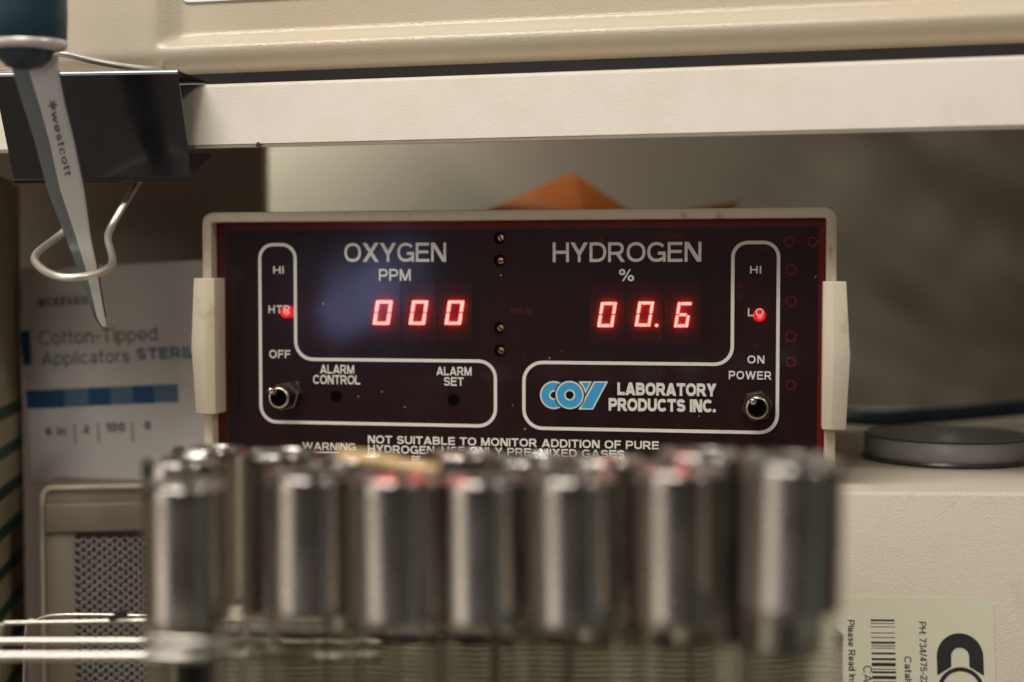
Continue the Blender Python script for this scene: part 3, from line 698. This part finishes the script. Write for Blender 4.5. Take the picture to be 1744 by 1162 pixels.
# ================================================================== BINDER CLIP
clip = thing('binder_clip', 'large black binder clip gripping the shelf edge, wire loop hanging down', 'binder clip', at(170, 215, .45))
T = [at(-12, 131, .438), at(303, 126, .4305), at(326, 300, .4455), at(24, 305, .453)]      # spine: tl tr br bl
bk = Vector((math.sin(R(13.9)), math.cos(R(13.9)), 0))
zt = H + .0409 + th + .0006; zb = H + .0409 - .0009
def jaw(P, z, L_=.030): q = P + bk * L_; q.z = z; return q
nb = (T[1] - T[0]).cross(T[3] - T[0]).normalized(); 
if nb.y < 0: nb = -nb
tk = .0006
sec = []
def sect(tp, bt):
    jt, jb = jaw(tp, zt + .0004, .020), jaw(bt, zb - .0003, .014)
    outer = [jt, tp + nb * .0012 + Vector((0, 0, .0004)), tp, tp + (bt - tp) * .02, tp + (bt - tp) * .96, bt, bt + nb * .0016 + Vector((0, 0, -.0003)), jb]
    inner = [jb + Vector((0, 0, tk)), bt + nb * .0019 + Vector((0, 0, .0011)), bt + (tp - bt) * .03 + nb * tk, tp + (bt - tp) * .03 + nb * tk, tp + nb * .002 + Vector((0, 0, -.0006)), jt + Vector((0, 0, -tk))]
    return outer + inner
N_ = 12
loops = []
for i in range(N_ + 1):
    t = i / N_; loops.append(sect(T[0].lerp(T[1], t), T[3].lerp(T[2], t)))
bm = bmesh.new(); prism(bm, loops); obj('clip_body', bm, 'clip_black', clip, 40)
def roll(p, q): return tube_path([p + (q - p) * k / 4 for k in range(5)], .0012, 10)
r1_ = T[3] + Vector((0, .0012, -.0002)); r2_ = T[2] + Vector((0, .0012, -.0002))
obj('edge_roll', roll(r1_, r2_), 'clip_black', clip, 60)
r1_ = T[0] + Vector((0, .0012, .0003)); r2_ = T[1] + Vector((0, .0012, .0003))
obj('edge_roll', roll(r1_, r2_), mat('highlight_enamel', (.26, .28, .31), .3, .7), clip, 60)  # top edge highlight put into a paler enamel colour
wp = [at(262, 262, .474), at(238, 304, .463), at(214, 344, .456), at(189, 388, .450), at(184, 408, .442), at(190, 432, .434), at(191, 448, .427), at(180, 460, .420), at(150, 470, .413), at(112, 473, .411),
      at(82, 465, .415), at(62, 449, .424), at(60, 436, .432), at(72, 423, .441), at(92, 408, .452), at(110, 393, .457), at(114, 378, .460), at(100, 345, .466), at(78, 300, .474), at(60, 262, .482)]
obj('wire_handle', tube_path(smoothpath(wp, 6), .00118, 12), 'wire', clip, 60)
wp = [at(300, 121, .470), at(262, 119, .455), at(215, 114, .446), at(160, 104, .440), at(118, 94, .436), at(90, 92, .436), at(60, 100, .44), at(20, 118, .455), at(-6, 122, .47)]
obj('wire_handle', tube_path(smoothpath(wp, 6), .0010, 12), 'wire', clip, 60)

# ================================================================== SCISSORS
sc = thing('scissors', 'closed scissors hanging point down through the clip loop, dark teal handle', 'scissors', at(95, 200, .42))
def Yb(y): return .394 + (y - 60) * (.447 - .412) / 495
def bl_(x, y, dy=0): return at(x, y, Yb(y) + dy)
rows = [(95, 14, 42, 99), (120, 21, 49, 99), (175, 38, 66, 110), (240, 59, 84, 126), (322, 80, 102, 143), (400, 110, 128, 154), (455, 131, 145, 165), (505, 148, 157, 173), (540, 160, 165, 179), (550, 167, 170, 181), (556, 172, 174, 181)]
bm = bmesh.new(); lo = []
for y, a, b, c in rows:
    th_ = .0013
    lo.append([bl_(a, y, .0007), bl_(b, y, 0), bl_(c - (c - b) * .12, y, 0), bl_(c, y, .0005), bl_(c, y, th_ + .0008), bl_(a, y, th_ + .0008)])
vs = [[bm.verts.new(p) for p in l] for l in lo]
for p, q in zip(vs, vs[1:]):
    for i in range(6):
        fce = bm.faces.new((p[i], p[(i + 1) % 6], q[(i + 1) % 6], q[i])); fce.material_index = 1 if i == 0 else 0
bm.faces.new(list(reversed(vs[0]))); bm.faces.new(vs[-1]); bmesh.ops.recalc_face_normals(bm, faces=bm.faces)
bld = obj('blade', bm, ['blade', 'blade_bevel'], sc, 20)
# rear blade just showing at the right
bm = bmesh.new(); lo = []
for y, a, b, c in rows[1:-2]:
    lo.append([bl_(a + 8, y, .0024), bl_(c + 2.5, y, .0024), bl_(c + 2.5, y, .0038), bl_(a + 8, y, .0038)])
prism(bm, lo); obj('blade', bm, 'blade_bevel', sc, 20)
gp, w = text_polys('*westcott', .16, .10)
A0, A1 = (86, 172), (115, 300)
def onb(x, y, k):
    t = x / w; px = A0[0] + (A1[0] - A0[0]) * t; py = A0[1] + (A1[1] - A0[1]) * t
    hgt = 11.5 * (1 if t > .1 else 1.3); px += (y - .35) * hgt; py += -(y - .35) * hgt * .2
    return at(px, py, Yb(py) - .00012 - k * 2e-5)
put_polys(gp, onb, 'lettering', 'blade_print', bld)
# bolster rim, its highlight put into a pale colour, and handle
def hl(profile, name, m, seg=28, sx=1.0):
    bm = bmesh.new(); loops = []
    for y, cx, rx, ry, Y0 in profile:
        c = at(cx, y, Y0); r = rx * Y0 / FPX
        loops.append([c + Vector((r * math.cos(2 * math.pi * k / seg), -ry * math.sin(2 * math.pi * k / seg), 0)) for k in range(seg)])
    prism(bm, loops); return obj(name, bm, m, sc, 60)
hl([(118, 42, 12, .002, .396), (114, 42, 30, .0035, .395), (104, 42, 41, .005, .394), (92, 42, 47, .006, .393), (84, 42, 52, .0066, .393)], 'handle_socket', 'teal')
hl([(86, 40, 66, .0075, .392), (83, 40, 71, .0082, .392), (76, 40, 74, .0085, .392), (70, 40, 72, .0082, .392), (68, 40, 69, .0078, .392)], 'bolster', 'bolster')
hl([(74, 40, 68, .0080, .392), (66, 38, 74, .0088, .392), (30, 36, 77, .0092, .391), (-20, 32, 80, .0092, .390), (-70, 26, 80, .0090, .389), (-120, 20, 78, .008, .388), (-150, 15, 60, .006, .388)], 'handle', 'teal')

# ================================================================== CARTON OF APPLICATORS
CT = Plane(at(190, 640, .520), 13)
# the carton leans a little: turn its axes
ro_ = Matrix.Rotation(R(2.6), 3, CT.n); CT.u = ro_ @ CT.u; CT.v = ro_ @ CT.v
cu0, cvT = CT.uv(31, 459); cu1 = cu0 + .085; cvB = CT.uv(160, 822)[1]
carton = thing('applicator_carton', 'white carton of cotton-tipped applicators with a blue band on its front', 'carton', CT.p((cu0 + cu1) / 2, cvB, -.02))
cb = obj('carton_body', pbox(CT, cu0, cu1, cvB, cvT, -.085, 0, .0008, 2), 'carton', carton)
cw = lambda *a, **k: write(CT, *a, parent=cb, **k)
cw('MCKESSON', 66, 160, 508, 522, .24, m='carton_ink', gap=.18)
cw('Cotton-Tipped', 66, 268, 563, 588, .13, m='carton_grey', gap=.13, yt2=556, yb2=580)
cw('Applicators', 70, 221, 600, 624, .13, m='carton_grey', gap=.13, yt2=594, yb2=616)
cw('STERILE', 232, 352, 593, 613, .24, m='carton_pale', gap=.12, yt2=589, yb2=609)
cw('6 in', 78, 112, 728, 742, .20, m='carton_ink')
cw('2', 142, 152, 724, 738, .22, m='carton_ink')
cw('100', 180, 213, 720, 736, .22, m='carton_ink')
cw('0', 246, 257, 718, 732, .25, m='carton_ink')
cw('non-sterile', 72, 134, 639, 646, .16, m='carton_grey') if False else None
def patch(x0, x1, y0, y1, m, d=.00012, nm='printed_band'):
    ua, va = CT.uv(x0, y0); ub, vb_ = CT.uv(x1, y0); vc = CT.uv(x0, y1)[1]
    put_polys([([[Vector((ua, vc)), Vector((ub, vc)), Vector((ub, va)), Vector((ua, va))]], 0)], lambda x, y, k: CT.p(x, y, d), nm, m, cb)
patch(36, 51, 564, 622, 'carton_blue')
for a, b, k in ((44, 110, 'carton_blue'), (110, 150, 'carton_pale'), (150, 188, 'carton_blue'), (188, 226, 'carton_pale'), (226, 262, 'carton_blue'), (262, 303, 'carton_pale')):
    yy = 665 - (a - 45) * .044; patch(a, b, yy, yy + 31, k)
for x in (126, 166, 224): patch(x, x + 2.5, 722 - (x - 126) * .03, 756 - (x - 126) * .03, 'carton_grey', nm='printed_rule')

# ================================================================== DARK PANEL AND STRIPED CARTON, LEFT
dk = at(450, 300, .60)
dark = thing('storage_box', 'dark brown box standing upright behind the white carton', 'box', (dk.x - .1, dk.y, 0))
bm = box8([Vector((dk.x - .24, dk.y, H + .0585)), Vector((dk.x, dk.y, H + .0585)), Vector((dk.x, dk.y, 0)), Vector((dk.x - .24, dk.y, 0)),
           Vector((dk.x - .24, dk.y + .012, H + .0585)), Vector((dk.x, dk.y + .012, H + .0585)), Vector((dk.x, dk.y + .012, 0)), Vector((dk.x - .24, dk.y + .012, 0))], .001, 2)
obj('box_body', bm, 'brown', dark)
sp_ = at(322, 350, .599); obj('box_glint_stud', lathe([(.0016, -.001), (.0015, .0006), (.0008, .0012), (0, .0013)], sp_, 20, Vector((0, -1, 0))), 'lever', dark, 60)  # small steel stud added to give a faint round glint
P_a, P_b = at(-60, 700, .44), at(40, 700, .545); P_a.z = P_b.z = 0
d_ = (P_b - P_a).normalized(); nn = Vector((d_.y, -d_.x, 0)) * -1
hgt = H + .037
q = [P_a, P_b, P_b + nn * .06, P_a + nn * .06]
bm = bmesh.new(); prism(bm, [[p.copy() for p in q], [p + Vector((0, 0, hgt)) for p in q]])
bmesh.ops.bevel(bm, geom=bm.edges[:], offset=.002, segments=3, affect='EDGES')
tag(obj('striped_carton', bm, 'striped'), 'tall tan carton with dark green stripes at the far left', 'carton')

# ================================================================== FILTER UNIT WITH EXPANDED METAL
FU = Plane(at(170, 831, .500), -8)
fz = FU.uv(66, 831); fu0, fvT = fz; fu1 = FU.uv(298, 840)[0]; fvB = -FU.P0.z + .0005
fil = thing('filter_unit', 'grey-beige air filter housing with expanded metal grille under the white carton', 'filter unit', (FU.P0.x, FU.P0.y, 0))
obj('filter_body', pbox(FU, fu0, fu1, fvB, fvT, -.11, -.0035, .0012, 3), 'filter_paint', fil, 40)
q = rrect(fu0 + .0006, fu1 - .0006, fvB + .001, fvT - .0006, .0035)
bm = bmesh.new()
for i in range(len(q)):
    pass
tube_path([FU.p(*p, -.0030) for p in q], .00105, 10, True, bm); obj('raised_rim', bm, 'filter_rim', fil, 60)
iu0, ivT = FU.uv(76, 857)
obj('inner_cover', pbox(FU, iu0, fu1 - .002, FU.uv(76, 908)[1], ivT, -.0036, .0015, .0010, 3), 'filter_paint', fil, 40)
obj('side_cover', pbox(FU, iu0, FU.uv(128, 908)[0], fvB + .002, FU.uv(76, 909)[1], -.0036, -.0005, .0008, 2), 'filter_paint', fil, 40)
gu0, gvT = FU.uv(133, 912); 
obj('filter_pad', pbox(FU, gu0 - .001, fu1 - .002, fvB + .002, gvT + .0004, -.0036, -.0030), 'mesh_back', fil)
bm = bmesh.new(); pu, pv = .0036, .0029
j = 0; v = gvT - .001
while v > FU.uv(133, 1200)[1]:
    u = gu0 + (pu / 2 if j % 2 else 0)
    while u < fu1 - .004:
        # one strand cell: a scalloped lip bulging forward
        for s0 in (-1, 1):
            A = (u + s0 * pu / 2, v - pv / 2 * .0); B = (u, v + pv / 2); C_ = (u, v - pv / 2)
            tube_path([FU.p(u + s0 * pu * .5, v, -.0012), FU.p(u + s0 * pu * .25, v - pv * .30, -.0002), FU.p(u, v - pv * .48, .0002)], [.00030, .00045, .00030], 6, False, bm)
        u += pu
    v -= pv / 2; j += 1
obj('metal_grille', bm, 'mesh', fil, 60)

# ================================================================== ORANGE BAG, DISH, CABLE
pk = at(975, 293, .63); lf = at(832, 357, .60); rt = at(1068, 357, .615); bt1 = at(815, 480, .60); bt2 = at(1090, 480, .615); fd = at(905, 358, .585); fb = at(935, 480, .58)
bm = bmesh.new(); fr = [pk, lf, bt1, fb, bt2, rt]
mid = at(1000, 372, .595)
vv = [bm.verts.new(p) for p in fr]; mv = bm.verts.new(mid)
for i in range(6): bm.faces.new((vv[i], vv[(i + 1) % 6], mv))
bmesh.ops.subdivide_edges(bm, edges=bm.edges[:], cuts=9, use_grid_fill=True)
for v in bm.verts: v.co.y += .004 * noise.noise(v.co * 35) + .0006 * noise.noise(v.co * 130)
bm2 = obj('orange_bag', bm, 'orange', None); s_ = bm2.modifiers.new('t', 'SOLIDIFY'); s_.thickness = .0008
tag(bm2, 'folded orange plastic bag with a pointed corner rising above the monitor', 'bag')
bm = bmesh.new(); P = [at(1170, 358, .62), at(1225, 350, .62), at(1262, 343, .625), at(1250, 358, .62), at(1240, 430, .615), at(1180, 430, .615)]
vv = [bm.verts.new(p) for p in P]; bm.faces.new(vv); o = obj('orange_bag', bm, 'orange', None)
s_ = o.modifiers.new('t', 'SOLIDIFY'); s_.thickness = .0008
tag(o, 'small orange scrap of film peeking over the right half of the monitor', 'bag')
dc = at(1612, 782, .492); dc.z = topz + .0004
dish = thing('petri_dish', 'low round smoky plastic dish on the white box right of the monitor', 'dish', dc)
obj('dish_wall', lathe([(.027, 0), (.0278, .0006), (.0278, .0080), (.0270, .0086), (.0262, .0080), (.0262, .0014), (0, .0012)], dc, 64), 'dish', dish, 60)
obj('dish_rim', lathe([(.0280, .0078), (.0283, .0081), (.0280, .0085), (.0276, .0085), (.0274, .0081), (.0276, .0078), (.0280, .0078)], dc, 64, cap=False), 'smoke', dish, 60)
obj('dish_foot', lathe([(.0284, .0001), (.0288, .0006), (.0284, .0014), (.0276, .0014), (.0274, .0006), (.0276, .0001), (.0284, .0001)], dc, 64, cap=False), 'smoke', dish, 60)
cp = [at(1380, 690, .63), at(1430, 708, .61), at(1500, 713, .60), at(1600, 708, .60), at(1700, 699, .60), at(1800, 690, .60), at(1950, 688, .60)]
tag(obj('cable', tube_path(smoothpath(cp, 6), .0034, 12), 'cable', None, 60), 'dark navy cable stretched behind the round dish', 'cable')

# ================================================================== CAPPED TUBES
def make_tube():
    t = bpy.data.objects.new('test_tube', None); COL.objects.link(t); t.empty_display_size = .01
    r = .009; L_ = .0300
    prof = [(r * .985, -L_), (r * 1.015, -L_ + .0006), (r, -L_ + .0014), (r, -.0026)]
    bm = bmesh.new(); lathe(prof, (0, 0, 0), 56, bm=bm, cap=False)
    lathe([(r, -.0026), (r * 1.006, -.0012), (r * 1.000, -.0005), (r * .985, -.0001), (r * .965, 0), (r * .945, -.0001), (r * .925, -.0003)], (0, 0, 0), 56, bm=bm, mi=1, cap=False)
    lathe([(r * .925, -.0003), (r * .90, -.0005), (r * .86, -.0006), (r * .6, -.00062), (r * .3, -.00060), (0, -.0006)], (0, 0, 0), 56, bm=bm, mi=1, cap=False)
    c = obj('cap', bm, ['cap', 'cap_top'], None, 50); c.parent = t
    ro, ri, zb_ = .0086, .0081, -.165
    g = [(ri, -.004), (ri, zb_ + ri)] + [(ri * math.cos(R(a)), zb_ + ri - ri * math.sin(R(a))) for a in range(15, 91, 15)]
    g2 = [(ro, -.004), (ro, zb_ + ri)] + [(ro * math.cos(R(a)), zb_ + ri - ro * math.sin(R(a))) for a in range(15, 91, 15)]
    bm = bmesh.new(); lathe(list(reversed(g)) + g2, (0, 0, 0), 48, bm=bm, cap=False)
    c = obj('glass_tube', bm, 'glass', None, 60); c.parent = t
    return t
TUBES = [  # column, distance, photo row of the front rim, label
    (318, .2946, 833, 'steel-capped tube at the left end of the front row'),
    (529, .2915, 816, 'second steel-capped tube from the left in the front row'),
    (674, .2840, 821, 'front-row steel-capped tube under the thick end of the wood splinter'),
    (820, .2850, 824, 'front-row steel-capped tube just right of the wood splinter tip'),
    (976, .2760, 820, 'front-row steel-capped tube below the word GASES'),
    (1158, .2680, 808, 'front-row steel-capped tube second from the right end'),
    (1351, .2540, 798, 'steel-capped tube at the right end of the front row'),
    (312, .3180, 791, 'rear steel cap showing over the left end cap of the front row'),
    (357, .3500, 770, 'farthest steel cap at the left, rim against the monitor edge'),
    (478, .3330, 777, 'rear steel cap in the dark gap after the left end cap'),
    (612, .3190, 785, 'rear steel cap under the splinter butt end'),
    (790, .3300, 779, 'rear steel cap showing right of the wood splinter tip'),
    (900, .3110, 788, 'rear steel cap below the words ONLY PRE-MIXED'),
    (1030, .3010, 789, 'rear steel cap with a reddish top below the word GASES'),
    (1190, .2890, 779, 'tallest rear steel cap, behind the second cap from the right'),
    (1335, .2790, 784, 'rear steel cap behind the right end cap of the front row'),
]
proto = make_tube()
for i, (x, Y, y, lab) in enumerate(TUBES):
    Pt = at(x, y, Y - .009); Pt.y = Y; Pt.x = (x - 872) / FPX * Y / (ray(x, 900).y) ; 
    if i == 0: o = proto
    else:
        o = proto.copy(); COL.objects.link(o)
        for ch_ in [c for c in proto.children]:
            k = ch_.copy(); COL.objects.link(k); k.parent = o
    o.location = (Pt.x, Y, Pt.z); o.rotation_euler = (R(random.uniform(-1, 1)), R(random.uniform(-1.2, 1.2)), R(random.uniform(0, 360)))
    o.scale = (1, 1, 1.28) if i > 6 else (1, 1, .88 if i == 6 else .96)
    tag(o, lab, 'test tube', 'steel-capped test tubes standing in the wire rack')

# ================================================================== RIBBED TRAY BEHIND THE TUBES
TR = Plane(at(872, 1082, .385), 1)
ta, tb = TR.uv(268, 1085)[0], TR.uv(1436, 1085)[0]
tray = thing('ribbed_tray', 'ribbed smoky plastic tray seen through the glass of the test tubes', 'tray', TR.p((ta + tb) / 2, -TR.P0.z, -.01))
bm = bmesh.new(); nu, nv = 120, 260; hz = TR.P0.z - .001; gg = []
for i in range(nu + 1):
    row = []
    u = ta + (tb - ta) * i / nu
    for j in range(nv + 1):
        v = -.001 - (hz - .002) * (j / nv) ** 1.8
        w_ = .0005 * noise.noise(Vector((u * 60, v * 30, 1))) + .0012 * noise.noise(Vector((u * 14, 3, 1)))
        d = .00022 * (1 + noise.noise(Vector((v * 260, u * 20, 9)))) * abs(math.sin((v + w_) * math.pi / .0015)) + .0008 * noise.noise(Vector((u * 120, v * 90, 4)))
        row.append(bm.verts.new(TR.p(u, v, d)))
    gg.append(row)
for i in range(nu):
    for j in range(nv): bm.faces.new((gg[i][j], gg[i][j + 1], gg[i + 1][j + 1], gg[i + 1][j]))
edge = [gg[i][0] for i in range(nu + 1)] + [gg[nu][j] for j in range(1, nv + 1)] + [gg[i][nv] for i in range(nu - 1, -1, -1)] + [gg[0][j] for j in range(nv - 1, 0, -1)]
bk_ = [bm.verts.new(v.co - TR.n * .012) for v in edge]
for i in range(len(edge)): bm.faces.new((edge[i], bk_[i], bk_[(i + 1) % len(edge)], edge[(i + 1) % len(edge)]))
bm.faces.new(bk_); bmesh.ops.recalc_face_normals(bm, faces=bm.faces)
obj('tray_wall', bm, 'tray', tray, 60)
obj('tray_rim', pbox(TR, ta, tb, -.0011, .0008, -.012, .0012, .0004, 2), 'smoke', tray, 40)

# ================================================================== WIRE RACK
rack = thing('tube_rack', 'chrome wire test tube rack, its bare wires showing at lower left', 'rack', (-.03, .31, 0))
def wire(pts, r=.0010, nm='rack_wire', n=5): obj(nm, tube_path(smoothpath(pts, n), r, 10), 'rod', rack, 60)
zr = H - .0757
def lv_(x, y, Y): return at(x, y, Y)
wire([at(-260, 1118, .335), at(0, 1118, .335), at(240, 1118, .335), at(400, 1118, .335), at(520, 1119, .335), at(640, 1119, .335)], .00125)
wire([at(-260, 1092, .360), at(0, 1092, .360), at(260, 1092, .360), at(480, 1094, .361), at(640, 1095, .361)], .00095)
wire([at(-16, 1300, .385), at(0, 1090, .384), at(8, 1064, .384), at(22, 1061, .384), at(140, 1059, .384), at(262, 1057, .384), at(420, 1056, .384)], .00062)
wire([at(40, 1300, .405), at(44, 1080, .404), at(62, 1056, .403), at(95, 1048, .402), at(160, 1047, .402), at(262, 1049, .402), at(420, 1050, .402)], .00042)
wire([at(246, 1086, .276), at(262, 1089, .274), at(300, 1092, .273), at(345, 1094, .273), at(392, 1099, .274)], .00078)
wire([at(250, 1117, .272), at(275, 1118, .271), at(320, 1118, .271), at(352, 1119, .272)], .0009)
for x in (-120, -60): wire([at(x, 1118, .3365), at(x, 1092, .3590), at(x + 2, 1061, .3830)], .0006, 'cross_wire')
for x in (-.175, .0445):
    for y in (.264, .345): wire([Vector((x, y, 0.0)), Vector((x, y, .08)), Vector((x, y, zr - .002))], .0013, 'rack_leg')
for y in (.262, .285, .3055, .345): wire([Vector((-.175, y, H - .175)), Vector((-.05, y, H - .175)), Vector((.0445, y, H - .175))], .0010)
for x in (-.175, .0445): wire([Vector((x, .262, H - .177)), Vector((x, .30, H - .177)), Vector((x, .345, H - .177))], .0010, 'cross_wire')
# black tie on the rear wire
bm = tube_path([at(188, 1055, .383), at(205, 1047, .382), at(216, 1041, .381), at(214, 1049, .382)], [.0007, .0009, .0009, .0007], 8)
obj('black_tie', bm, 'clip_black', rack, 60)

# ================================================================== WOOD SPLINTER
pth = [at(580, 776, .292), at(598, 775, .290), at(630, 781, .288), at(658, 786, .287), at(680, 789, .286), at(710, 795, .285), at(738, 797, .284), at(748, 799, .284)]
pth = smoothpath(pth, 5); n = len(pth); rad = [(.00125 - .00045 * i / n + .00022 * math.sin(i * .8)) * (min(1, (i + 1) / 3) * min(1, (n - i) / 3)) for i in range(n)]
tag(obj('wood_splinter', tube_path(pth, rad, 10), 'wood', None, 60), 'pale bent wood splinter lying across the steel caps', 'splinter')
